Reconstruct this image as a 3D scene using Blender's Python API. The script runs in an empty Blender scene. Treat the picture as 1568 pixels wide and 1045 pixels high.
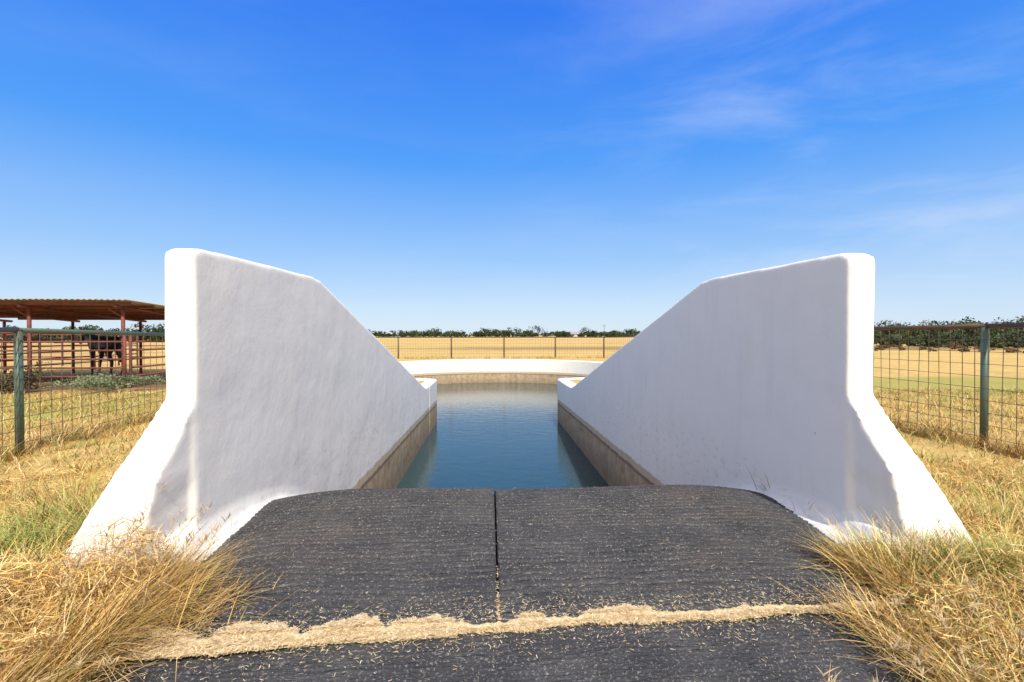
import bpy, math, random, bmesh
import numpy as np
from mathutils import Vector
random.seed(3); rng=np.random.default_rng(7)
S=bpy.context.scene
CX=0.26  # channel axis

# ---------------------------------------------------------------- helpers
class MB:
    def __init__(s): s.v=[]; s.f=[]
    def tube(s,p,q,r,n=8,r2=None):
        p=Vector(p);q=Vector(q); r2=r if r2 is None else r2
        d=(q-p).normalized(); a=d.orthogonal().normalized(); b=d.cross(a); k=len(s.v)
        for c,rr in ((p,r),(q,r2)):
            for i in range(n):
                t=2*math.pi*i/n; s.v.append(tuple(c+a*math.cos(t)*rr+b*math.sin(t)*rr))
        for i in range(n):
            j=(i+1)%n; s.f.append((k+i,k+j,k+n+j,k+n+i))
        s.f.append(tuple(k+i for i in range(n))[::-1]); s.f.append(tuple(k+n+i for i in range(n)))
    def box(s,x0,x1,y0,y1,z0,z1):
        k=len(s.v)
        s.v+= [(x0,y0,z0),(x1,y0,z0),(x1,y1,z0),(x0,y1,z0),(x0,y0,z1),(x1,y0,z1),(x1,y1,z1),(x0,y1,z1)]
        for f in ((3,2,1,0),(4,5,6,7),(0,1,5,4),(1,2,6,5),(2,3,7,6),(3,0,4,7)): s.f.append(tuple(k+i for i in f))
    def obj(s,name,mat,parent=None,smooth=False):
        return mk(name,s.v,s.f,mat,parent,smooth)
def mk(name,v,f,mat,parent=None,smooth=False):
    m=bpy.data.meshes.new(name); m.from_pydata([tuple(map(float,a)) for a in v],[],[tuple(int(i) for i in a) for a in f]); m.update()
    o=bpy.data.objects.new(name,m); S.collection.objects.link(o)
    if mat: m.materials.append(mat)
    if parent: o.parent=parent
    if smooth: m.polygons.foreach_set('use_smooth',[True]*len(m.polygons))
    return o
def fast_quads(name,V,Q,mat,col=None,smooth=False,parent=None):
    m=bpy.data.meshes.new(name); n=len(V); k=len(Q)
    m.vertices.add(n); m.vertices.foreach_set('co',np.asarray(V,np.float32).ravel())
    m.loops.add(k*4); m.loops.foreach_set('vertex_index',np.asarray(Q,np.int32).ravel())
    m.polygons.add(k); m.polygons.foreach_set('loop_start',np.arange(0,k*4,4,dtype=np.int32))
    m.update(calc_edges=True); m.validate()
    if col is not None:
        a=m.color_attributes.new('Col','FLOAT_COLOR','POINT')
        c=np.ones((n,4),np.float32); c[:,:3]=col; a.data.foreach_set('color',c.ravel())
    if smooth: m.polygons.foreach_set('use_smooth',[True]*len(m.polygons))
    o=bpy.data.objects.new(name,m); S.collection.objects.link(o); m.materials.append(mat)
    if parent: o.parent=parent
    return o
def empty(name):
    o=bpy.data.objects.new(name,None); S.collection.objects.link(o); return o

class NT:
    def __init__(s,name):
        s.m=bpy.data.materials.new(name); s.m.use_nodes=True; s.t=s.m.node_tree; s.n=s.t.nodes
        s.b=s.n['Principled BSDF']; s.out=s.n['Material Output']
    def add(s,t,**k):
        n=s.n.new(t)
        for a,b in k.items(): setattr(n,a,b)
        return n
    def l(s,a,b): s.t.links.new(a,b)
    def val(s,sock,v):
        if isinstance(v,(int,float,tuple)): sock.default_value=v
        else: s.l(v,sock)
    def math(s,op,a,b=0.0,c=0.0,clamp=False):
        n=s.add('ShaderNodeMath',operation=op,use_clamp=clamp)
        s.val(n.inputs[0],a); s.val(n.inputs[1],b); s.val(n.inputs[2],c); return n.outputs[0]
    def mix(s,f,a,b,bt='MIX'):
        n=s.add('ShaderNodeMix',data_type='RGBA',blend_type=bt)
        s.val(n.inputs[0],f)
        for i,v in ((6,a),(7,b)):
            if isinstance(v,tuple): v=(*v,1) if len(v)==3 else v
            s.val(n.inputs[i],v)
        return n.outputs[2]
    def pos(s): return s.add('ShaderNodeNewGeometry').outputs['Position']
    def scaled(s,vec,sc,rot=(0,0,0)):
        n=s.add('ShaderNodeMapping'); s.l(vec,n.inputs[0]); n.inputs['Scale'].default_value=sc; n.inputs['Rotation'].default_value=rot; return n.outputs[0]
    def noise(s,vec,scale,detail=4,rough=.55,dist=0):
        n=s.add('ShaderNodeTexNoise'); s.l(vec,n.inputs['Vector']); n.inputs['Scale'].default_value=scale
        n.inputs['Detail'].default_value=detail; n.inputs['Roughness'].default_value=rough; n.inputs['Distortion'].default_value=dist
        return n.outputs['Fac']
    def ramp(s,f,a,b):
        n=s.add('ShaderNodeMapRange',interpolation_type='SMOOTHSTEP'); s.l(f,n.inputs[0])
        n.inputs[1].default_value=a; n.inputs[2].default_value=b; return n.outputs[0]
    def bump(s,h,strength,dist,prev=None):
        n=s.add('ShaderNodeBump'); s.l(h,n.inputs['Height']); n.inputs['Strength'].default_value=strength; n.inputs['Distance'].default_value=dist
        if prev: s.l(prev,n.inputs['Normal'])
        return n.outputs[0]
    def set(s,col=None,rough=None,nrm=None,spec=None,metal=None):
        if col is not None:
            s.val(s.b.inputs['Base Color'],(*col,1) if isinstance(col,tuple) else col)
        if rough is not None: s.val(s.b.inputs['Roughness'],rough)
        if nrm is not None: s.l(nrm,s.b.inputs['Normal'])
        if spec is not None: s.b.inputs['Specular IOR Level'].default_value=spec
        if metal is not None: s.b.inputs['Metallic'].default_value=metal
        return s.m

def worn(name,c1,c2,scale=8,rough=.7,metal=0):
    t=NT(name); p=t.pos(); n=t.noise(p,scale,6,.65)
    return t.set(t.mix(t.ramp(n,.4,.62),c1,c2),rough,t.bump(t.noise(p,scale*8,3),.3,.004),metal=metal)

# ---------------------------------------------------------------- materials
def mat_stucco():
    t=NT('white_painted_stucco'); p=t.pos()
    sep=t.add('ShaderNodeSeparateXYZ'); t.l(p,sep.inputs[0]); x,y,z=sep.outputs
    big=t.noise(p,1.3,5,.55); fine=t.noise(p,26,4,.6); mid=t.noise(p,5,5,.6)
    streak=t.noise(t.scaled(p,(4,4,.5)),1.4,5,.6)
    white=t.mix(t.ramp(streak,.5,.8),(.88,.845,.785),(.82,.785,.725))
    white=t.mix(t.math('MULTIPLY',t.ramp(big,.45,.72),.3),white,(.79,.755,.69))
    scuff=t.noise(t.scaled(p,(2,2,5)),3.5,6,.7)
    low=t.ramp(z,.55,.25)
    white=t.mix(t.math('MULTIPLY',t.math('MULTIPLY',t.ramp(scuff,.52,.68),low),.38),white,(.52,.45,.36))
    vor=t.add('ShaderNodeTexVoronoi'); t.l(p,vor.inputs['Vector']); vor.inputs['Scale'].default_value=2.1
    hole=t.math('LESS_THAN',vor.outputs['Distance'],.02)
    white=t.mix(t.math('MULTIPLY',hole,.7),white,(.2,.14,.09))
    lim=t.math('MULTIPLY_ADD',y,-.02,-.34)
    lim=t.math('ADD',lim,t.math('MULTIPLY',t.math('SUBTRACT',mid,.5),.08))
    lim=t.math('MAXIMUM',lim,-.72)
    below=t.math('SUBTRACT',lim,z)
    k=t.ramp(below,-.015,.03)
    conc=t.mix(t.ramp(t.noise(p,5,6,.7),.35,.7),(.48,.36,.23),(.27,.20,.125))
    conc=t.mix(t.math('MULTIPLY',t.ramp(streak,.45,.7),.5),conc,(.56,.46,.33))
    lip=t.math('MULTIPLY',t.ramp(below,.0,.04),t.ramp(below,.17,.11))
    conc=t.mix(t.math('MULTIPLY',lip,.75),conc,(.62,.50,.35))
    conc=t.mix(t.math('MULTIPLY',t.math('MULTIPLY',t.ramp(below,.10,.13),t.ramp(below,.19,.15)),.7),conc,(.12,.085,.055))
    dark=t.ramp(below,.2,.85)
    conc=t.mix(t.math('MULTIPLY',dark,.5),conc,(.17,.125,.075))
    col=t.mix(k,white,conc)
    nb=t.bump(mid,.14,.03); nb=t.bump(fine,.3,.005,nb)
    return t.set(col,.75,nb,spec=.25)
def mat_rubber():
    t=NT('ribbed_rubber'); p=t.pos()
    a=t.add('ShaderNodeAttribute',attribute_name='Col'); sp=t.add('ShaderNodeSeparateColor'); t.l(a.outputs['Color'],sp.inputs[0]); ridge=sp.outputs[0]
    n=t.noise(p,3,6,.7); f=t.noise(p,75,3,.7); st=t.noise(t.scaled(p,(2.5,26,1)),3,5,.7)
    c=t.mix(t.ramp(n,.3,.7),(.040,.041,.045),(.075,.073,.073))
    c=t.mix(t.math('MULTIPLY',t.ramp(st,.5,.72),.5),c,(.125,.122,.122))
    c=t.mix(t.math('MULTIPLY',t.ramp(f,.55,.66),.7),c,(.28,.265,.245))
    c=t.mix(t.math('MULTIPLY',t.ramp(t.noise(p,.9,5,.6),.54,.72),.4),c,(.12,.09,.08))
    c=t.mix(t.math('MULTIPLY',t.ramp(ridge,.50,.15),.95),c,(.008,.008,.008))  # groove shade put into the colour so the ribs stand out
    c=t.mix(t.ramp(t.noise(p,130,2,.5),.68,.73),c,(.5,.45,.36))
    nb=t.bump(st,.8,.012); nb=t.bump(f,1,.010,nb)
    return t.set(c,.75,nb,spec=.25)
def mat_ground():
    t=NT('dry_pasture'); p=t.pos()
    sep=t.add('ShaderNodeSeparateXYZ'); t.l(p,sep.inputs[0]); x,y,z=sep.outputs
    a=t.noise(p,.35,8,.65); b=t.noise(p,3,8,.7); fine=t.noise(p,30,5,.7)
    far=t.noise(t.scaled(p,(.012,.05,1)),1.0,7,.6,1.0)
    far2=t.noise(t.scaled(p,(.05,.16,1),(0,0,.2)),1.3,8,.7,.6)
    c=t.mix(t.ramp(b,.3,.7),(.56,.36,.11),(.70,.50,.20))
    c=t.mix(t.math('MULTIPLY',t.ramp(fine,.45,.75),.55),c,(.34,.21,.07))
    c=t.mix(t.math('MULTIPLY',t.ramp(a,.52,.7),.45),c,(.30,.28,.07))
    c=t.mix(t.math('MULTIPLY',t.ramp(far2,.50,.66),.6),c,(.42,.34,.10))
    c=t.mix(t.math('MULTIPLY',t.ramp(far,.52,.68),.65),c,(.38,.23,.09))
    def blob(cx,cy,rx,ry):
        dx=t.math('DIVIDE',t.math('SUBTRACT',x,cx),rx); dy=t.math('DIVIDE',t.math('SUBTRACT',y,cy),ry)
        return t.math('ADD',t.math('MULTIPLY',dx,dx),t.math('MULTIPLY',dy,dy))
    for cx,cy,rx,ry,s,col in ((17,13.5,9,3.5,.65,(.29,.31,.07)),(-9,11,4,2.5,.6,(.28,.30,.06)),(45,55,60,10,.75,(.24,.17,.07)),
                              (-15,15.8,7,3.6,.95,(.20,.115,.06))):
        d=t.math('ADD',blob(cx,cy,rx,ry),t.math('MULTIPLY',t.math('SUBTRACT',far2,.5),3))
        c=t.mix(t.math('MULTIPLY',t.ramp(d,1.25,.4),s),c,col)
    nb=t.bump(b,.6,.08); nb=t.bump(fine,.8,.03,nb)
    return t.set(c,.95,nb,spec=.1)
def mat_blade(name):
    t=NT(name); a=t.add('ShaderNodeAttribute',attribute_name='Col')
    return t.set(a.outputs['Color'],.6,spec=.25)
def mat_water():
    t=NT('pool_water'); p=t.pos()
    n1=t.noise(t.scaled(p,(1,1.6,1)),2.2,4,.55,.4); n2=t.noise(t.scaled(p,(1,1.5,1)),13,3,.6)
    nb=t.bump(n1,.14,.05); nb=t.bump(n2,.22,.012,nb)
    murk=t.noise(p,.8,4,.6)
    c=t.mix(murk,(.018,.050,.070),(.035,.070,.066))
    m=t.set(c,.03,nb,spec=.5); t.b.inputs['IOR'].default_value=1.33; return m
M_ST=mat_stucco(); M_RUB=mat_rubber(); M_GR=mat_ground(); M_BL=mat_blade('grass_blades'); M_LEAF=mat_blade('leaves'); M_W=mat_water()
M_RED=worn('red_oxide_pipe',(.22,.05,.035),(.12,.04,.03),6)
M_GREEN=worn('green_pipe_paint',(.06,.13,.095),(.10,.10,.07),7,.5)
M_RUST=worn('rusty_pipe',(.11,.05,.035),(.06,.045,.04),7,.6)
M_WIRE=worn('weathered_wire',(.10,.075,.055),(.16,.13,.10),5,.6)
M_ROOF=worn('corrugated_steel',(.50,.43,.33),(.40,.33,.24),3,.55)
M_CONC=worn('ramp_concrete',(.13,.115,.10),(.09,.08,.07),4,.85)
M_WOOD=worn('pole_wood',(.15,.11,.08),(.10,.075,.055),3,.9)

# ---------------------------------------------------------------- ground sheet with the pool/channel cut out
def sm(t): t=np.clip(t,0,1); return t*t*(3-2*t)
PR=6.6; PCY=22.8; PCX=CX; HC=2.03; RHO=.45
NY=PCY-math.sqrt((PR+RHO)**2-(HC+RHO)**2)
def hgt(x,y,under=False):
    x=np.asarray(x,float); y=np.asarray(y,float)
    r=np.maximum(np.abs(x-CX)-2.1,0)+np.maximum(y-4.2,0)
    h=-.04+.25*(1-sm(r/3.2))
    out=sm((np.abs(x-CX)-1.95)/.5)
    h=h+out*(.035*np.sin(x*3.1+y*1.7)*np.cos(y*2.3-x*.8)+.02*np.sin(x*7.3-y*5.1))*np.where(r<14,1,0.6)*np.exp(-np.maximum(r-6,0)/10)
    if under:
        h=np.where((np.abs(x-CX)<2.05)&(y>2.62)&(y<6),-.1,h)
        h=np.where((x>-1.6)&(x<1.9)&(y<=2.62)&(y>-2),.13,h)
    return h
def axis(lo,hi,st):
    a=list(np.arange(lo,hi+1e-6,st)); d=st
    up=[a[-1]]; dn=[a[0]]
    while up[-1]<5000: d*=1.28; up.append(up[-1]+d)
    d=st
    while dn[-1]>-5000: d*=1.28; dn.append(dn[-1]-d)
    return np.array(dn[1:][::-1]+a+up[1:])
gx=axis(-9,9,.1); gy=axis(-1,31,.1)
X,Y=np.meshgrid(gx,gy); Z=hgt(X,Y,True)
V=np.stack([X.ravel(),Y.ravel(),Z.ravel()],1)
nx=len(gx); ny=len(gy)
I,J=np.meshgrid(np.arange(nx-1),np.arange(ny-1)); k=(J*nx+I).ravel()
cx=((gx[I]+gx[I+1])/2).ravel(); cy=((gy[J]+gy[J+1])/2).ravel()
ax=np.abs(cx-CX)
hole=(np.hypot(cx-PCX,cy-PCY)<PR+.19)|((ax<2.125)&(cy>4.05)&(cy<18))
hole|=(ax<HC+RHO+.1)&(cy>NY-.3)&(cy<PCY)&(np.hypot(ax-HC-RHO,cy-NY)>RHO-.2)&(ax<HC+RHO)
k=k[~hole]
fast_quads('ground',V,np.stack([k,k+1,k+nx+1,k+nx],1),M_GR,smooth=True)

# ---------------------------------------------------------------- ramp + water + basin floor
v=[];f=[]
prof=[(2.3,.17),(3.6,.17),(4.0,.13),(4.3,.05),(9.6,-1.95),(17,-2.35)]
for (yy,zz) in prof: v+=[(CX-2.06,yy,zz),(CX+2.06,yy,zz)]
for i in range(len(prof)-1): f.append((2*i,2*i+1,2*i+3,2*i+2))
mk('concrete_ramp',v,f,M_CONC)
v=[(PCX,PCY,-2.3)]+[(PCX+(PR+.1)*math.cos(a),PCY+(PR+.1)*math.sin(a),-2.31) for a in np.linspace(0,2*math.pi,65)[:-1]]
mk('pool_floor',v,[(0,1+i,1+(i+1)%64) for i in range(64)],M_CONC)
wr=PR+.3; th=math.asin(2.15/wr); pts=[(CX+2.15,6.5),]
a0=-math.pi/2+th; a1=-math.pi/2-th+2*math.pi
for a in np.linspace(a0,a1,80): pts.append((PCX+wr*math.cos(a),PCY+wr*math.sin(a)))
pts.append((CX-2.15,6.5))
mk('water',[(a,b,-1.4) for a,b in pts],[tuple(range(len(pts)))],M_W)

# ---------------------------------------------------------------- white wing walls
def wing(name,side):
    mx=(lambda x:x) if side<0 else (lambda x:2*CX-x)
    mb=MB()
    def solid(v,f):
        k=len(mb.v); mb.v+= [(mx(a),b,c) for a,b,c in v]
        for q in f: mb.f.append(tuple(k+i for i in q))
    o=[(2.99,-.4),(2.99,1.08),(2.985,1.96),(3.00,2.0),(3.07,2.035),(4.9,2.085),(5.16,2.07),(9.0,1.13),(13.1,.10),(13.6,.0),(14.32,.0),(14.32,-2.4),(4,-2.4)]
    n=len(o); xi=-1.77; xo=-1.955
    vv=[(xi,a,b) for a,b in o]+[(xo,a,b) for a,b in o]
    ff=[tuple(range(n)),tuple(range(n,2*n))[::-1]]+[(i,i+n,(i+1)%n+n,(i+1)%n) for i in range(n)]
    solid(vv,ff)
    secs=[(1.12,2.99,-1.77,2.99,-1.955),(.90,2.83,-1.785,2.90,-2.04),(.70,2.67,-1.80,2.81,-2.13),(.46,2.64,-1.83,2.73,-2.24),(.22,2.63,-1.86,2.66,-2.34),(-.3,2.62,-1.87,2.64,-2.36)]
    vv=[]
    for z,ya,xa,yb,xb in secs: vv+=[(xa,ya,z),(xb,yb,z),(-1.955-.6*(abs(xb)-1.955),3.35,z),(-1.77,3.35,z)]
    ff=[(0,1,2,3)]; m=len(secs)
    for i in range(m-1):
        for j in range(4):
            a=i*4+j;b=i*4+(j+1)%4; ff.append((a,a+4,b+4,b))
    ff.append(tuple((m-1)*4+j for j in range(4)))
    solid(vv,ff)
    st=[(2.64,-1.60,-1.92,.30),(2.8,-1.62,-1.9,.34),(3.1,-1.66,-1.88,.36),(3.6,-1.69,-1.88,.34),(4.15,-1.71,-1.88,.26),(5.0,-1.73,-1.88,-.05)]
    vv=[]
    for yy,xa,xb,zt in st:
        zb=min(.15,zt-.2)
        vv+=[(xa,yy,zb),(xa,yy,zb+.055),((xa-1.77)/2-.015,yy,zb+.085),(-1.778,yy,zt),(xb,yy,zt),(xb,yy,zb)]
    ff=[(0,1,2,3,4,5)]; m=len(st)
    for i in range(m-1):
        for j in range(6):
            a=i*6+j;b=i*6+(j+1)%6; ff.append((a,a+6,b+6,b))
    ff.append(tuple((m-1)*6+j for j in range(6))[::-1])
    solid(vv,ff)
    o=mb.obj(name,M_ST)
    bm=bmesh.new(); bm.from_mesh(o.data); bmesh.ops.recalc_face_normals(bm,faces=bm.faces); bm.to_mesh(o.data); bm.free()
    r=o.modifiers.new('r','REMESH'); r.mode='VOXEL'; r.voxel_size=.02; r.use_smooth_shade=True
    s=o.modifiers.new('s','SMOOTH'); s.iterations=4; s.factor=.5
    tx=bpy.data.textures.new('t','CLOUDS'); tx.noise_scale=.7; tx.noise_depth=3
    d=o.modifiers.new('d','DISPLACE'); d.texture=tx; d.strength=.018; d.texture_coords='GLOBAL'
    return o
wing('concrete_wing_wall',-1); wing('concrete_wing_wall.001',1)

# pool wall: path runs up the channel, rounds the nose and follows the circle
path=[]
hc=HC-.004
path.append((CX+hc,14.33,1,0)); 
for yy in np.linspace(14.6,NY,5): path.append((CX+hc,yy,1,0))
fc=(CX+HC+RHO,NY); tang=math.atan2(PCY-NY,-(HC+RHO))
for a in np.linspace(math.pi,tang,12)[1:]:
    path.append((fc[0]+(RHO+.004)*math.cos(a),fc[1]+(RHO+.004)*math.sin(a),-math.cos(a),-math.sin(a)))
a_s=math.atan2(NY-PCY,HC+RHO); a_e=math.pi-a_s
for a in np.linspace(a_s,a_e,170)[1:-1]: path.append((PCX+PR*math.cos(a),PCY+PR*math.sin(a),math.cos(a),math.sin(a)))
half=[p for p in path[:17]]
for (x,y,a,b) in reversed(half): path.append((2*CX-x,y,-a,b))
sec=[(0,-2.4),(0,-.03),(.03,.0),(.33,.0),(.36,-.03),(.36,-2.4)]
v=[];f=[]
for x,y,a,b in path:
    for r,z in sec: v.append((x+a*r,y+b*r,z+.006))
for i in range(len(path)-1):
    for j in range(6):
        a=i*6+j;b=i*6+(j+1)%6; f.append((a,b,b+6,a+6))
f.append((5,4,3,2,1,0)); f.append(tuple((len(path)-1)*6+j for j in range(6)))
o=mk('round_pool_wall',v,f,M_ST)
b=o.modifiers.new('b','BEVEL'); b.width=.012; b.segments=2

# ---------------------------------------------------------------- rubber mats
def rub(name,x0,x1,y0f,y1f,period,amp,base,curve=True,seed=0):
    r=np.random.default_rng(seed); nxx=110; step=.006
    ys=np.arange(0,1+1e-9,step/(y1f(0)-y0f(0))); xs=np.linspace(0,1,nxx)
    U,W=np.meshgrid(xs,ys); Xg=x0+(x1-x0)*U
    Y0=y0f(Xg)+.012*np.sin(Xg*9+seed)+.006*np.sin(Xg*31)
    Y1=y1f(Xg)
    Yg=Y0+(Y1-Y0)*W
    ph=(Yg+.020*np.sin(Xg*2.3+seed)+.012*np.sin(Xg*5.1+Yg*4)+.006*np.sin(Xg*17+Yg*11)+.003*np.sin(Xg*41-Yg*23))/period
    kk=np.floor(ph).astype(int); fr=ph-kk; amps=r.uniform(.3,1.4,4000)[kk%4000]
    amps=amps*(.75+.25*np.sin(Xg*3+kk*2.1))
    saw=np.minimum(1,np.minimum(fr,1-fr)/.25); saw=np.sin(saw*math.pi/2)*(1-.35*fr)
    z=base+amp*amps*(saw-.5)+.010*np.sin(Xg*1.7+Yg*2.1+seed)
    z=z+rng.normal(0,.0014,z.shape)
    if curve:
        d=np.maximum(Yg-3.68,0); z=z-np.where(d<.5,.36*d*d,.09+.40*(d-.5))
        e=np.maximum(np.abs(Xg-CX)-1.3,0); z=z-.13*e*e
    z=z-.02*sm((.03-(Yg-Y0))/.03)
    n=len(ys); V=np.stack([Xg.ravel(),Yg.ravel(),z.ravel()],1)
    I,J=np.meshgrid(np.arange(nxx-1),np.arange(n-1)); k=(J*nxx+I).ravel()
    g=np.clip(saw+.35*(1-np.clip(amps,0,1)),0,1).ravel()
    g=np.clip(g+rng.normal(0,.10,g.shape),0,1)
    o=fast_quads(name,V,np.stack([k,k+1,k+nxx+1,k+nxx],1),M_RUB,col=np.stack([g,g,g],1))
    s=o.modifiers.new('s','SOLIDIFY'); s.thickness=.018; s.offset=-1
    return o
yf=lambda x:2.08+.055*x
rub('rubber_mat',-1.74,.032,yf,lambda x:5.3+0*x,.062,.018,.255,seed=1)
rub('rubber_mat.001',.045,2.24,yf,lambda x:5.3+0*x,.062,.018,.253,seed=2)
rub('rubber_mat.002',-1.75,2.0,lambda x:-1.2+0*x,lambda x:2.07+.055*x,.030,.009,.228,curve=False,seed=3)

# ---------------------------------------------------------------- grass blades
PAL=np.array([(.80,.52,.18),(.90,.68,.34),(.68,.40,.11),(.46,.27,.09),(.84,.58,.22)])
GRN=np.array([(.38,.43,.09),(.52,.51,.15),(.26,.33,.07)])
def blades(P,L,wid,lean,azim,droop,col,segs=3):
    n=len(P); t=np.linspace(0,1,segs+1)
    dx=np.cos(azim);dy=np.sin(azim)
    V=np.zeros((n,segs+1,2,3)); 
    pa=azim+math.pi/2+rng.normal(0,.5,n); px=np.cos(pa);py=np.sin(pa)
    for i,s in enumerate(t):
        hz=L*(lean*s+.35*droop*s*s); up=L*(s*np.sqrt(np.maximum(1-lean**2,.05))-droop*.55*s*s)
        c=np.stack([P[:,0]+dx*hz,P[:,1]+dy*hz,P[:,2]+up],1)
        w=wid*(1-.85*s**1.5)/2
        off=np.stack([px*w,py*w,0*w],1)
        V[:,i,0]=c-off; V[:,i,1]=c+off
    base=np.arange(n)[:,None]*(segs+1)*2+np.arange(segs)[None]*2
    Q=np.stack([base,base+1,base+3,base+2],2).reshape(-1,4)
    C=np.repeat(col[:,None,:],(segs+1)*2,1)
    sh=(.7+.3*np.repeat(t,2))[None,:,None]  # shading near the root painted into the blade colour
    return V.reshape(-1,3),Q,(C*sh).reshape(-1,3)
def join(name,parts,mat):
    V=[];Q=[];C=[];o=0
    for v,q,c in parts: V.append(v);Q.append(q+o);C.append(c);o+=len(v)
    return fast_quads(name,np.concatenate(V),np.concatenate(Q),mat,np.concatenate(C))
def cols(n,pg):
    c=PAL[rng.integers(0,len(PAL),n)]; g=rng.random(n)<pg
    c=np.where(g[:,None],GRN[rng.integers(0,3,n)],c); return np.clip(c*rng.uniform(.65,1.12,(n,1)),0,.95)
def blocked(x,y,marg=0):
    ax=np.abs(x-CX)
    b=(ax<2.07)&(y>2.66)&(y<17)
    b|=(ax<2.5)&(y>2.62)&(y<3.05)
    b|=np.hypot(x-PCX,y-PCY)<PR+.42
    b|=(x>-1.62+marg)&(x<2.0-marg)&(y<=2.75)&(y>2.05)
    b|=(x>-1.66+marg)&(x<1.62-marg)&(y<=2.05)
    return b
parts=[]
def tufts(n,xr,yr,per,Lr,wr,pg,spread=.05,leanr=(.2,.85),marg=0,dr=(.2,.8)):
    tx=rng.uniform(*xr,n); ty=rng.uniform(*yr,n); ok=~blocked(tx,ty,marg); tx=tx[ok];ty=ty[ok]; n=len(tx)
    if n==0: return
    cl=.5+.5*np.sin(tx*2.7+1.3*np.sin(ty*1.9))*np.cos(ty*2.2+tx); 
    gp=np.clip(pg*(.2+1.6*cl),0,.95); sc=rng.uniform(.5,1.3,n)
    i=np.repeat(np.arange(n),per); m=len(i)
    x=tx[i]+rng.normal(0,spread,m); y=ty[i]+rng.normal(0,spread,m)
    az=np.arctan2(y-ty[i],x-tx[i])+rng.normal(0,.9,m)
    P=np.stack([x,y,hgt(x,y)-.01],1)
    parts.append(blades(P,rng.uniform(*Lr,m)*sc[i],rng.uniform(*wr,m),rng.uniform(*leanr,m),az,rng.uniform(*dr,m),cols(m,gp[i])))
def tangle(n,xr,yr,zr,L,w,pg=.02):
    x=rng.uniform(*xr,n); y=rng.uniform(*yr,n)
    ok=~blocked(x,y); x=x[ok];y=y[ok];n=len(x)
    bumpy=.5+.5*np.sin(x*6+1.7*np.sin(y*5))*np.sin(y*7+x*2)
    z=hgt(x,y)+rng.uniform(0,1,n)**1.4*(zr[0]+(zr[1]-zr[0])*bumpy)
    d=rng.normal(size=(n,3)); d[:,2]*=.55; d/=np.linalg.norm(d,axis=1)[:,None]
    o=np.cross(d,rng.normal(size=(n,3))); o/=np.linalg.norm(o,axis=1)[:,None]
    L=rng.uniform(*L,n)[:,None]/2; w=rng.uniform(*w,n)[:,None]/2
    P=np.stack([x,y,z],1); 
    V=np.stack([P-d*L-o*w,P+d*L-o*w*.4,P+d*L+o*w*.4,P-d*L+o*w],1).reshape(-1,3); Q=np.arange(n*4).reshape(-1,4)
    parts.append((V,Q,np.repeat(cols(n,pg),4,0)))
tufts(800,(-4.8,-1.95),(1.0,4.9),22,(.10,.26),(.004,.008),.28)
tufts(800,(2.1,5.4),(1.0,5.2),22,(.10,.26),(.004,.008),.36)
tufts(230,(-2.6,-1.50),(1.55,2.60),34,(.14,.34),(.004,.007),.03,leanr=(.3,.95))
tufts(150,(1.72,2.75),(1.35,2.60),34,(.14,.32),(.004,.007),.42,leanr=(.3,.95))
tufts(80,(2.05,2.9),(2.3,2.6),36,(.16,.36),(.004,.007),.7)
tufts(60,(1.66,2.0),(1.3,2.2),30,(.10,.22),(.003,.006),.35,leanr=(.3,.95))
tufts(90,(-3.3,-2.35),(2.6,3.8),36,(.20,.42),(.004,.008),.6)
tufts(80,(2.9,4.1),(2.5,3.6),36,(.18,.36),(.004,.008),.6)
tangle(30000,(-3.0,-1.40),(1.4,2.64),(.05,.36),(.02,.10),(.002,.006),.02)
tangle(14000,(1.7,3.2),(1.2,2.62),(.04,.26),(.02,.09),(.002,.006),.2)
tangle(22000,(-5,-2.3),(2.6,5.5),(.02,.14),(.03,.12),(.003,.007),.12)
tangle(22000,(2.8,5.6),(2.6,5.5),(.02,.14),(.03,.12),(.003,.007),.15)
def spill(n,xc,yr,az0,L,sx=.07):
    x=xc+rng.normal(0,sx,n); y=rng.uniform(*yr,n)
    P=np.stack([x,y,np.full(n,.24)],1)
    parts.append(blades(P,rng.uniform(*L,n),rng.uniform(.003,.006,n),rng.uniform(.5,.97,n),az0+rng.normal(0,.9,n),rng.uniform(.1,.6,n),cols(n,.06)))
spill(1500,-1.60,(1.9,2.6),-.2,(.12,.38)); spill(1000,-1.60,(1.45,2.0),0,(.1,.35)); spill(900,2.02,(2.1,2.65),math.pi,(.1,.30)); spill(700,1.66,(1.3,2.15),math.pi,(.08,.28))
spill(420,-1.38,(2.02,2.45),0,(.08,.3),.12)
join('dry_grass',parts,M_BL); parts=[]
tufts(3000,(-13,-2.3),(4.2,13),12,(.08,.22),(.007,.013),.28,spread=.10)
tufts(3000,(2.8,15),(4.2,13),12,(.08,.22),(.007,.013),.32,spread=.10)
def fl(n,a,b,L,w,pg,per=14):
    for q in range(n):
        s=random.random(); x=a[0]+(b[0]-a[0])*s; y=a[1]+(b[1]-a[1])*s
        tufts(1,(x-.15,x+.15),(y-.1,y+.1),per,L,w,pg)
fl(170,(-6.1,3.4),(-6.1,10),(.22,.45),(.006,.010),.12)
fl(190,(6.8,3.2),(6.7,10),(.25,.5),(.006,.010),.12)
fl(110,(-8.5,31.4),(9,31.4),(.2,.4),(.012,.02),.1,10)
join('pasture_grass',parts,M_BL); parts=[]

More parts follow.
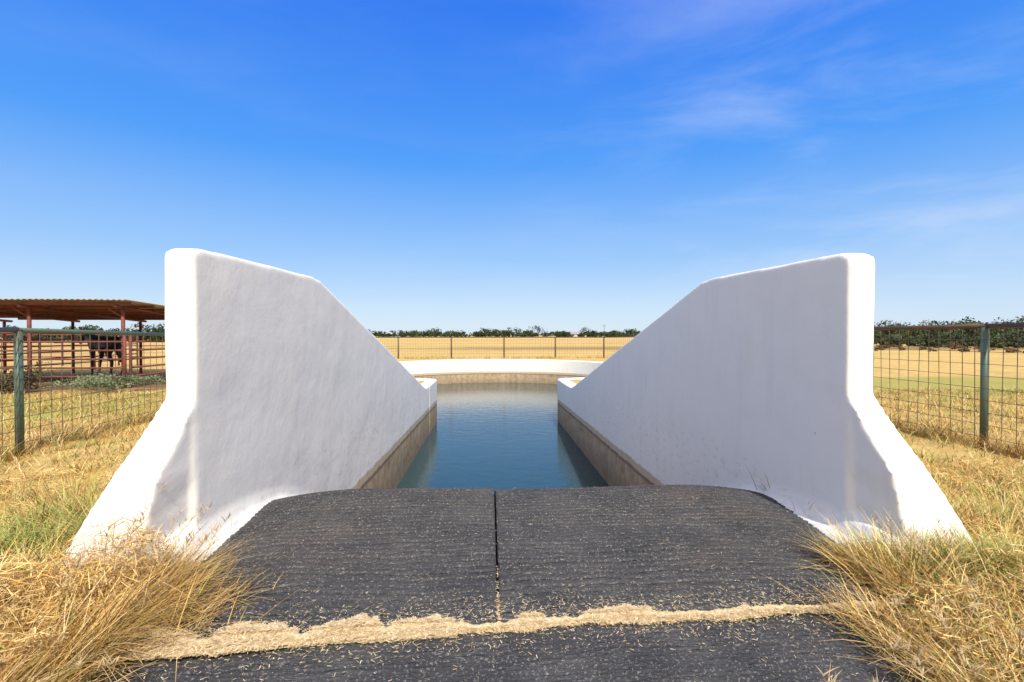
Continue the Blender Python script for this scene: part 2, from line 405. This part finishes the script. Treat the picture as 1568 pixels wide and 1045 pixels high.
sv=[]
def stalk(x,y,z,L,az,lean):
    P=np.array([[x,y,z]]); d=np.array([.2]); c=np.array([[.55,.42,.24]])
    sv.append(blades(P,np.array([L]),np.array([.0028]),np.array([lean]),np.array([az]),d,c,segs=5))
    m=30; s=rng.uniform(.55,1,m)
    hz=L*(lean*s+.07*s*s); up=L*(s*math.sqrt(1-lean**2)-.11*s*s)
    Q=np.stack([x+math.cos(az)*hz,y+math.sin(az)*hz,z+up],1)
    sv.append(blades(Q,rng.uniform(.02,.07,m),rng.uniform(.002,.005,m),rng.uniform(.4,.9,m),rng.uniform(0,6.28,m),np.full(m,.2),np.tile([[.6,.45,.25]],(m,1))))
for q in range(24): stalk(random.uniform(-2.0,-1.55),random.uniform(2.3,2.6),.22,random.uniform(.3,.6),random.uniform(-.9,.9),random.uniform(.25,.7))
for q in range(8): stalk(random.uniform(2.1,2.5),random.uniform(2.3,2.6),.22,random.uniform(.3,.5),random.uniform(2,4),random.uniform(.2,.6))
for q in range(6): stalk(random.uniform(1.1,1.5),random.uniform(1.3,1.5),.22,random.uniform(.12,.25),random.uniform(1,4),random.uniform(.3,.7))
for q in range(24): stalk(random.uniform(-2.5,-1.5),random.uniform(1.6,2.4),.22,random.uniform(.2,.4),random.uniform(-1.5,1.5),random.uniform(.4,.9))
for q in range(20): stalk(random.uniform(1.7,2.6),random.uniform(1.4,2.4),.22,random.uniform(.2,.4),random.uniform(1.6,4.6),random.uniform(.4,.9))
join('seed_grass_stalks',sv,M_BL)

# straw litter strip + loose bits
LP=np.array([(.82,.64,.38),(.72,.54,.29),(.90,.74,.48),(.56,.40,.20)])
def litter(x,y,z,L,w):
    n=len(x); az=rng.uniform(0,math.pi,n)
    P=np.stack([x,y,z],1); d=np.stack([np.cos(az),np.sin(az),rng.normal(0,.10,n)],1)*L[:,None]/2; o=np.stack([-np.sin(az),np.cos(az),np.zeros(n)],1)*w[:,None]/2
    V=np.stack([P-d-o,P-d+o,P+d+o,P+d-o],1).reshape(-1,3); Q=np.arange(n*4).reshape(-1,4)
    return V,Q,np.repeat(LP[rng.integers(0,4,n)]*rng.uniform(.75,1.05,(n,1)),4,0)
kr=np.random.default_rng(21)
k1=np.linspace(-2,2,34); v1=kr.random(34)**2; k2=np.linspace(-2,2,150); v2=kr.random(150)**2
def rag(x): return .65*np.interp(x,k1,v1)+.35*np.interp(x,k2,v2)
def top(x): 
    return -.012+.16*rag(x)*np.clip(.75-.25*x,.3,1.1)+.022*np.clip((.1-x),0,1.2)+.05*np.exp(-((x-.62)/.17)**2)
def bot(x): return .012+.05*rag(-x*.8+.3)+.024*np.clip(.2-x,0,1.6)
n=30000; x=rng.uniform(-1.85,1.85,n); s=rng.random(n)
tt=np.maximum(top(x),-.5*bot(x))
yy=2.06+.055*x-bot(x)+s*(bot(x)+tt)+rng.normal(0,.006,n)
keep=rng.random(n)<np.clip((bot(x)+tt)/.09,.1,1)
x=x[keep];yy=yy[keep];s=s[keep];n=len(x)
parts=[litter(x,yy,.250+.012*rng.random(n)*np.sin(np.pi*s)+.014*(yy>2.09+.055*x),rng.uniform(.006,.03,n),rng.uniform(.0015,.0035,n))]
n=3000; x=rng.uniform(-1.75,1.75,n); yy=2.06+.055*x+rng.normal(.02,.09,n)
parts.append(litter(x,yy,np.where(yy>2.07+.055*x,.268,.240),rng.uniform(.005,.022,n),rng.uniform(.0012,.0028,n)))
n=1600; x=rng.uniform(-1.6,1.8,n); y=rng.uniform(1.2,3.9,n); x=np.where(rng.random(n)<.3,x*.5+np.sign(x)*.85,x)
parts.append(litter(x,y,np.where(y>2.08+.055*x,.267,.237),rng.uniform(.005,.018,n),rng.uniform(.0012,.0028,n)))
n=120; x=.04+rng.normal(0,.005,n); y=2.1+.5*rng.random(n)**2
parts.append(litter(x,y,.255+0*x,rng.uniform(.01,.02,n),rng.uniform(.002,.003,n)))
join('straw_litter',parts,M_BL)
xs=np.linspace(-1.85,1.85,600); v=[];f=[]
for i,xx in enumerate(xs):
    c0=2.06+.055*xx; tp=max(top(xx),-.5*bot(xx)); a=c0-bot(xx)*.85; b=c0+tp*.9
    for s,h in ((0,-.016),(.3,.0),(.7,.014),(1,.012)): v.append((xx,a+(b-a)*s+random.uniform(-.003,.003),.250+h+random.uniform(-.002,.002)))
for i in range(599):
    for j in range(3): k=i*4+j; f.append((k,k+4,k+5,k+1))
mt=NT('matted_straw_mat'); p=mt.pos(); nn=mt.noise(p,80,5,.7)
mt.set(mt.mix(mt.ramp(nn,.35,.65),(.46,.34,.18),(.76,.60,.37)),.9,mt.bump(nn,1,.01))
mk('matted_straw',v,f,mt.m,smooth=True)

# ---------------------------------------------------------------- perimeter fence
posts_L=[(-6.0,.3,1.58),(-6.1,3.4,1.57),(-6.1,6.55,1.56),(-6.2,9.8,1.50),(-7.6,13.0,1.45),(-8.4,16.2,1.42),(-8.9,19.5,1.40),(-9.0,22.8,1.38),(-8.6,26.2,1.36),(-7.6,29.2,1.35),(-5.9,31.5,1.34)]
posts_F=[(-5.9,31.5,1.34),(-2.5,31.6,1.34),(.93,31.6,1.34),(4.3,31.6,1.34),(7.5,31.5,1.34)]
posts_R=[(7.5,31.5,1.34),(8.8,28.6,1.38),(9.4,25.4,1.40),(9.5,22,1.44),(9.2,18.8,1.48),(8.5,15.6,1.52),(7.6,12.5,1.56),(6.75,9.5,1.60),(6.8,6.34,1.62),(6.9,3.2,1.64),(6.9,0.1,1.64)]
def fence(name,pts,mp,mr,grid=.17,skip_first=False):
    root=empty(name)
    a=MB()
    for i,(x,y,z) in enumerate(pts):
        if skip_first and i==0: continue
        a.tube((x,y,-.1),(x,y,z-.01),.045,12)
        a.tube((x,y,z-.01),(x,y,z+.02),.048,12,.03)
    a.obj('posts',mp,root,True)
    b=MB()
    for p,q in zip(pts,pts[1:]): b.tube(p,q,.033,10)
    b.obj('top_rail',mr,root,True)
    w=MB()
    for p,q in zip(pts,pts[1:]):
        p=Vector(p);q=Vector(q); L=(q-p).length; n=max(1,int(L/grid))
        off=Vector((q.y-p.y,-(q.x-p.x),0)).normalized()*.045
        base=min(p.z,q.z)-.08; zs=np.arange(.10,base,grid*.98)
        for z in zs:
            m1=p.lerp(q,.5); sag=random.uniform(-.012,.012)
            w.tube((p.x+off.x,p.y+off.y,z),(m1.x+off.x,m1.y+off.y,z+sag),.0045,4)
            w.tube((m1.x+off.x,m1.y+off.y,z+sag),(q.x+off.x,q.y+off.y,z),.0045,4)
        for i in range(n):
            c=p.lerp(q,(i+.5)/n); c=c+off; jx=random.uniform(-.012,.012)
            w.tube((c.x+jx,c.y,.02),(c.x-jx,c.y+jx,c.z-.04),.0045,4)
    w.obj('wire_mesh',M_WIRE,root)
fence('pipe_fence',posts_L,M_GREEN,M_GREEN)
fence('pipe_fence.001',posts_F,M_RUST,M_RUST,skip_first=True)
fence('pipe_fence.002',posts_R,M_GREEN,M_RUST,skip_first=True)

# ---------------------------------------------------------------- horse shed + pen
shed=empty('livestock_shed')
rz=lambda y:2.42-.045*(y-14.3)
a=MB(); xsP=(-10.6,-13.2,-15.8,-18.4)
for x in xsP:
    xb=x-.75
    a.tube((x,14.5,-.1),(x,14.5,rz(14.5)-.12),.05,10); a.tube((xb,20.0,-.1),(xb,20.0,rz(20)-.12),.05,10)
    a.tube((x,14.2,rz(14.2)-.11),(xb,20.3,rz(20.3)-.11),.045,8)
for x in xsP[:-1]: a.tube((x,14.5,2.0),(x-.45,14.5,2.28),.025,6)
a.obj('posts',M_RED,shed,True)
b=MB()
for yy in np.linspace(14.3,20.2,7): b.box(-18.8,-10.25,yy-.03,yy+.03,rz(yy)-.06,rz(yy)+.02)
b.obj('purlins',M_RED,shed)
nxr=340; xs=np.linspace(-18.9,-10.15,nxr); v=[];f=[]
for j,yy in enumerate((14.05,16,18,20.45)):
    for i,xx in enumerate(xs): v.append((xx,yy,rz(yy)+.055+.014*math.sin(xx*2*math.pi/.16)+.012*math.sin(xx*.9)))
for j in range(3):
    for i in range(nxr-1): k=j*nxr+i; f.append((k,k+1,k+nxr+1,k+nxr))
o=mk('roof_sheet',v,f,M_ROOF,shed); s=o.modifiers.new('s','SOLIDIFY'); s.thickness=.006
def panel(name,pts,zs):
    r=empty(name); m=MB()
    for p,q in zip(pts,pts[1:]):
        for z in zs: m.tube((p[0],p[1],z),(q[0],q[1],z),.028,6)
        L=math.hypot(q[0]-p[0],q[1]-p[1]); n=max(1,round(L/2.6))
        for i in range(n+1):
            s=i/n; m.tube((p[0]+(q[0]-p[0])*s,p[1]+(q[1]-p[1])*s,-.1),(p[0]+(q[0]-p[0])*s,p[1]+(q[1]-p[1])*s,zs[-1]+.06),.04,8)
    m.obj('rails',M_RED,r,True)
zs=[.3,.55,.8,1.05,1.3,1.55]
panel('corral_panel',[(-23.5,14.35),(-10.45,14.35)],zs)
panel('corral_panel.001',[(-10.4,14.5),(-10.4,25)],zs)
panel('corral_panel.002',[(-10.4,25),(-32,25)],[.4,.95,1.5])
panel('corral_panel.003',[(-17.6,14.5),(-17.6,25)],zs)

# ---------------------------------------------------------------- horse
def horse(loc,rotz,sc):
    root=empty('black_horse')
    V=[];E=[];R=[]
    def add(p,r,par=None):
        V.append(p);R.append(r); i=len(V)-1
        if par is not None: E.append((par,i))
        return i
    pel=add((.52,0,1.20),(.25,.29)); bel=add((.15,0,1.13),(.27,.29),pel); che=add((-.25,0,1.12),(.27,.31),bel); sh=add((-.5,0,1.18),(.21,.27),che)
    nb=add((-.72,0,1.28),(.13,.20),sh); nm=add((-.95,0,1.38),(.095,.14),nb); pol=add((-1.15,0,1.46),(.08,.11),nm)
    hm=add((-1.27,0,1.33),(.075,.10),pol); hn=add((-1.37,0,1.18),(.055,.07),hm); add((-1.42,0,1.10),(.05,.055),hn)
    rump=add((.74,0,1.18),(.18,.21),pel)
    t=add((.86,0,1.16),(.05,.05),rump); t=add((.95,0,.95),(.06,.07),t); t=add((.95,0,.7),(.055,.06),t); add((.93,0,.48),(.02,.02),t)
    for s,dx in ((-1,0),(1,.13)):
        h=add((.62,s*.13,.98),(.13,.18),pel); k=add((.50+dx,s*.15,.80),(.09,.12),h); ho=add((.72+dx,s*.14,.50),(.05,.065),k)
        fe=add((.66+dx,s*.14,.16),(.038,.04),ho); add((.60+dx,s*.14,.04),(.055,.06),fe)
        u=add((-.42,s*.13,.93),(.10,.14),sh); e=add((-.40,s*.14,.72),(.07,.08),u); kn=add((-.43-dx*.7,s*.14,.44),(.05,.055),e)
        fe=add((-.42-dx,s*.14,.15),(.036,.038),kn); add((-.47-dx,s*.14,.04),(.052,.058),fe)
    m=bpy.data.meshes.new('body'); m.from_pydata(V,E,[]); o=bpy.data.objects.new('body',m); S.collection.objects.link(o); o.parent=root
    md=o.modifiers.new('skin','SKIN'); 
    for i,r in enumerate(R): m.skin_vertices[0].data[i].radius=r
    m.skin_vertices[0].data[0].use_root=True
    md.use_smooth_shade=True
    ss=o.modifiers.new('ss','SUBSURF'); ss.levels=2; ss.render_levels=2
    mm=NT('black_coat'); mm.set((.012,.009,.008),.5); m.materials.append(mm.m)
    e=MB()
    for s in (-1,1): e.tube((-1.13,s*.05,1.54),(-1.15,s*.075,1.68),.035,6,.004)
    e.obj('ears',mm.m,root)
    mn=MB()
    for i in range(40):
        t=i/39; x=-.55-.6*t; z=1.44+.12*t; mn.tube((x,0,z),(x+.03,random.choice((-1,1))*.09,z-random.uniform(.12,.25)),.022,4,.004)
    mn.obj('mane',mm.m,root)
    root.location=loc; root.rotation_euler=(0,0,rotz); root.scale=(sc,sc,sc)
horse((-14.6,19.0,-.05),math.radians(-25),1.08)

# ---------------------------------------------------------------- leafy things
def leafcloud(centers,radii,per,size,c1,c2):
    i=np.repeat(np.arange(len(centers)),per); n=len(i)
    d=rng.normal(size=(n,3)); d/=np.linalg.norm(d,axis=1)[:,None]; r=rng.random(n)**.45
    P=centers[i]+d*r[:,None]*radii[i]
    P[:,2]=np.maximum(P[:,2],.05)
    a=rng.normal(size=(n,3)); a/=np.linalg.norm(a,axis=1)[:,None]; b=np.cross(a,rng.normal(size=(n,3))); b/=np.linalg.norm(b,axis=1)[:,None]
    s=(size*rng.uniform(.5,1.2,n))[:,None]
    V=np.stack([P-a*s,P-b*s*.6,P+a*s,P+b*s*.6],1).reshape(-1,3); Q=np.arange(4*n).reshape(-1,4)
    t=np.clip(rng.random((len(centers),1))[i]*.7+rng.random((n,1))*.3,0,1); c=np.array(c1)*(1-t)+np.array(c2)*t
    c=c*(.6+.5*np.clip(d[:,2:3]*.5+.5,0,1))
    return V,Q,np.repeat(c,4,0)
def shrub(name,x,y,w,h,c1,c2,n=26,size=.035):
    cc=np.stack([x+rng.normal(0,w*.28,n),y+rng.normal(0,w*.22,n),rng.uniform(.1,h*.8,n)],1)
    join(name,[leafcloud(cc,np.tile([[w*.2,w*.2,h*.28]],(n,1))*rng.uniform(.6,1.2,(n,1)),110,size,c1,c2)],M_LEAF)
shrub('sage_bush',-10.0,13.4,1.7,.45,(.12,.17,.08),(.25,.3,.16))
shrub('sage_bush.001',-12.6,13.3,1.3,.75,(.06,.06,.03),(.16,.12,.06))
parts=[];tr=MB()
def belt(a0,a1,D0,D1,n,hr,per,size,c1=(.022,.038,.014),c2=(.065,.092,.03),zl=(.12,.8),trunk=True):
    C=[];R=[]
    for q in range(n):
        a=math.radians(random.uniform(a0,a1)); D=random.uniform(D0,D1); h=random.uniform(*hr)*random.choice((.5,.7,.9,1,1.25)); x=math.sin(a)*D; y=math.cos(a)*D
        if trunk: tr.tube((x,y,-.2),(x+random.uniform(-.2,.2),y,h*.6),.03*h,5,.012*h)
        for w in range(8):
            rr=h*random.uniform(.16,.3)
            C.append((x+random.gauss(0,h*.45),y+random.gauss(0,h*.25),h*random.uniform(*zl))); R.append((rr*1.5,rr*1.1,rr*.8))
    parts.append(leafcloud(np.array(C),np.array(R),per,size,c1,c2))
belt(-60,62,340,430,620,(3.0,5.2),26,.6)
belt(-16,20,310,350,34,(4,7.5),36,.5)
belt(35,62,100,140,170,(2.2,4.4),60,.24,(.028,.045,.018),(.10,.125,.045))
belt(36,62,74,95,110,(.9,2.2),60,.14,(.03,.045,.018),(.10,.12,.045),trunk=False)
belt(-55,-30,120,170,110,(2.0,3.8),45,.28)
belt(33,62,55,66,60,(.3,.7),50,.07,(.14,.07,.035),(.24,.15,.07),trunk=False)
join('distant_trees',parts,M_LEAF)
tr.obj('distant_tree_trunks',M_WOOD)

# ---------------------------------------------------------------- farm building and poles far away
def house(name,x,y,w,d,h,rot,wall,roofc):
    r=empty(name); 
    mw=NT(name+'_siding'); mw.set(wall,.7); mr=NT(name+'_roofing'); mr.set(roofc,.7); mg=NT(name+'_glass'); mg.set((.03,.04,.05),.1)
    a=MB(); a.box(-w/2,w/2,-d/2,d/2,0,h)
    k=len(a.v); a.v+=[(-w/2,-d/2,h),(-w/2,d/2,h),(-w/2,0,h+d*.25),(w/2,-d/2,h),(w/2,d/2,h),(w/2,0,h+d*.25)]; a.f+=[(k,k+2,k+1),(k+3,k+4,k+5)]
    a.obj('walls',mw.m,r)
    b=MB(); e=.4
    b.v+=[(-w/2-e,-d/2-e,h-.1),(w/2+e,-d/2-e,h-.1),(w/2+e,0,h+d*.25+.08),(-w/2-e,0,h+d*.25+.08),(w/2+e,d/2+e,h-.1),(-w/2-e,d/2+e,h-.1)]; b.f+=[(0,1,2,3),(3,2,4,5)]
    b.obj('roof',mr.m,r)
    g=MB()
    for i in range(int(w//3)): xx=-w/2+1.5+i*3; g.box(xx-.5,xx+.5,-d/2-.03,-d/2-.003,.9,2.0)
    g.obj('windows',mg.m,r)
    r.location=(x,y,-.05); r.rotation_euler=(0,0,rot)
house('farm_house',64,350,11,7,2.0,.1,(.5,.47,.43),(.30,.28,.27))
def pole(name,x,y,h):
    m=MB(); m.tube((x,y,-.3),(x,y,h),.15,8,.1); m.box(x-1.1,x+1.1,y-.06,y+.06,h-.75,h-.6)
    for dx in (-1,-.4,.4,1): m.tube((x+dx,y,h-.6),(x+dx,y,h-.42),.05,6)
    m.obj(name,M_WOOD)
for i,(x,y) in enumerate([(62,260),(92,240),(110,118),(128,88),(146,58)]): pole('utility_pole'+('.%03d'%i if i else ''),x,y,5.2 if i>1 else 7.0)
w=MB()
for p,q in (((110,118,4.6),(128,88,4.6)),((128,88,4.6),(146,58,4.6))):
    for dx in (-1,1):
        pr=None
        for s in np.linspace(0,1,9):
            c=Vector(p).lerp(Vector(q),s); c.x+=dx; c.z-=.6*4*s*(1-s)*.4
            if pr: w.tube(pr,c,.02,4)
            pr=c
w.obj('power_lines',M_WIRE)

# ---------------------------------------------------------------- light, sky, camera
EL=math.radians(48); ROT=math.radians(169)
dirv=Vector((math.sin(ROT)*math.cos(EL),math.cos(ROT)*math.cos(EL),math.sin(EL)))
L=bpy.data.lights.new('sun','SUN'); L.energy=4.6; L.angle=math.radians(.5); L.color=(1,.965,.90)
so=bpy.data.objects.new('sun',L); S.collection.objects.link(so); so.rotation_euler=dirv.to_track_quat('Z','Y').to_euler()
W=bpy.data.worlds.new('World'); S.world=W; W.use_nodes=True; n=W.node_tree.nodes; l=W.node_tree.links
bg=n['Background']; sky=n.new('ShaderNodeTexSky'); sky.sky_type='NISHITA'; sky.sun_disc=False; sky.sun_elevation=EL; sky.sun_rotation=ROT
sky.air_density=1.0; sky.dust_density=.3; sky.ozone_density=2.0
K=.14; bg.inputs[1].default_value=K
tc=n.new('ShaderNodeTexCoord'); sx=n.new('ShaderNodeSeparateXYZ'); l.new(tc.outputs['Generated'],sx.inputs[0])
cr=n.new('ShaderNodeValToRGB'); l.new(sx.outputs[2],cr.inputs[0]); e=cr.color_ramp.elements
stops=[(0,(.66,.80,.95)),(.05,(.57,.75,.96)),(.15,(.32,.58,.98)),(.33,(.07,.35,1.0)),(.55,(.027,.21,.95)),(1,(.02,.13,.62))]
e[0].position=0; e[0].color=(*stops[0][1],1); e[1].position=1; e[1].color=(*stops[-1][1],1)
for p_,c_ in stops[1:-1]:
    q=e.new(p_); q.color=(*c_,1)
sc=n.new('ShaderNodeMix'); sc.data_type='RGBA'; sc.blend_type='MULTIPLY'; sc.inputs[0].default_value=1; l.new(cr.outputs[0],sc.inputs[6]); sc.inputs[7].default_value=(1/K,1/K,1/K,1)
bl=n.new('ShaderNodeMix'); bl.data_type='RGBA'; bl.inputs[0].default_value=.88; l.new(sky.outputs[0],bl.inputs[6]); l.new(sc.outputs[2],bl.inputs[7])
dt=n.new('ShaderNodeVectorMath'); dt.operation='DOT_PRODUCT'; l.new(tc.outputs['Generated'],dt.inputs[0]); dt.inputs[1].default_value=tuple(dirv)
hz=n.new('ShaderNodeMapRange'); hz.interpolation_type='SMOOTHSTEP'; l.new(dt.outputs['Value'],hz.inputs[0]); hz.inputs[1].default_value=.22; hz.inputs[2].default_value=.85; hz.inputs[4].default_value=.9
fill_glow=n.new('ShaderNodeMix'); fill_glow.data_type='RGBA'; l.new(hz.outputs[0],fill_glow.inputs[0]); l.new(bl.outputs[2],fill_glow.inputs[6]); fill_glow.inputs[7].default_value=(1.35/K,1.2/K,.98/K,1)  # pale sun glow behind camera, added to lift and neutralise the walls' fill light
mp=n.new('ShaderNodeMapping'); l.new(tc.outputs['Generated'],mp.inputs[0]); mp.inputs['Rotation'].default_value=(0,math.radians(-18),0); mp.inputs['Scale'].default_value=(1.0,1.0,4.0)
no=n.new('ShaderNodeTexNoise'); l.new(mp.outputs[0],no.inputs['Vector']); no.inputs['Scale'].default_value=1.9; no.inputs['Detail'].default_value=8; no.inputs['Roughness'].default_value=.58; no.inputs['Distortion'].default_value=.4
mr=n.new('ShaderNodeMapRange'); mr.interpolation_type='SMOOTHSTEP'; l.new(no.outputs[0],mr.inputs[0]); mr.inputs[1].default_value=.42; mr.inputs[2].default_value=.85; mr.inputs[4].default_value=.42
mk2=n.new('ShaderNodeMapRange'); l.new(sx.outputs[0],mk2.inputs[0]); mk2.inputs[1].default_value=0; mk2.inputs[2].default_value=.6; mk2.inputs[3].default_value=.15
mu=n.new('ShaderNodeMath'); mu.operation='MULTIPLY'; l.new(mr.outputs[0],mu.inputs[0]); l.new(mk2.outputs[0],mu.inputs[1])
mx=n.new('ShaderNodeMix'); mx.data_type='RGBA'; l.new(mu.outputs[0],mx.inputs[0]); l.new(fill_glow.outputs[2],mx.inputs[6]); mx.inputs[7].default_value=(.85/K,.9/K,1/K,1)
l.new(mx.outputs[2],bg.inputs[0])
cam=bpy.data.cameras.new('camera'); co=bpy.data.objects.new('camera',cam); S.collection.objects.link(co)
cam.lens=17.0; cam.sensor_width=36; cam.clip_end=12000; cam.clip_start=.05
co.location=(0,0,1.5); co.rotation_euler=(math.radians(90-.74),0,math.radians(-2.63)); S.camera=co
S.view_settings.view_transform='Standard'; S.view_settings.look='None'; S.view_settings.exposure=0
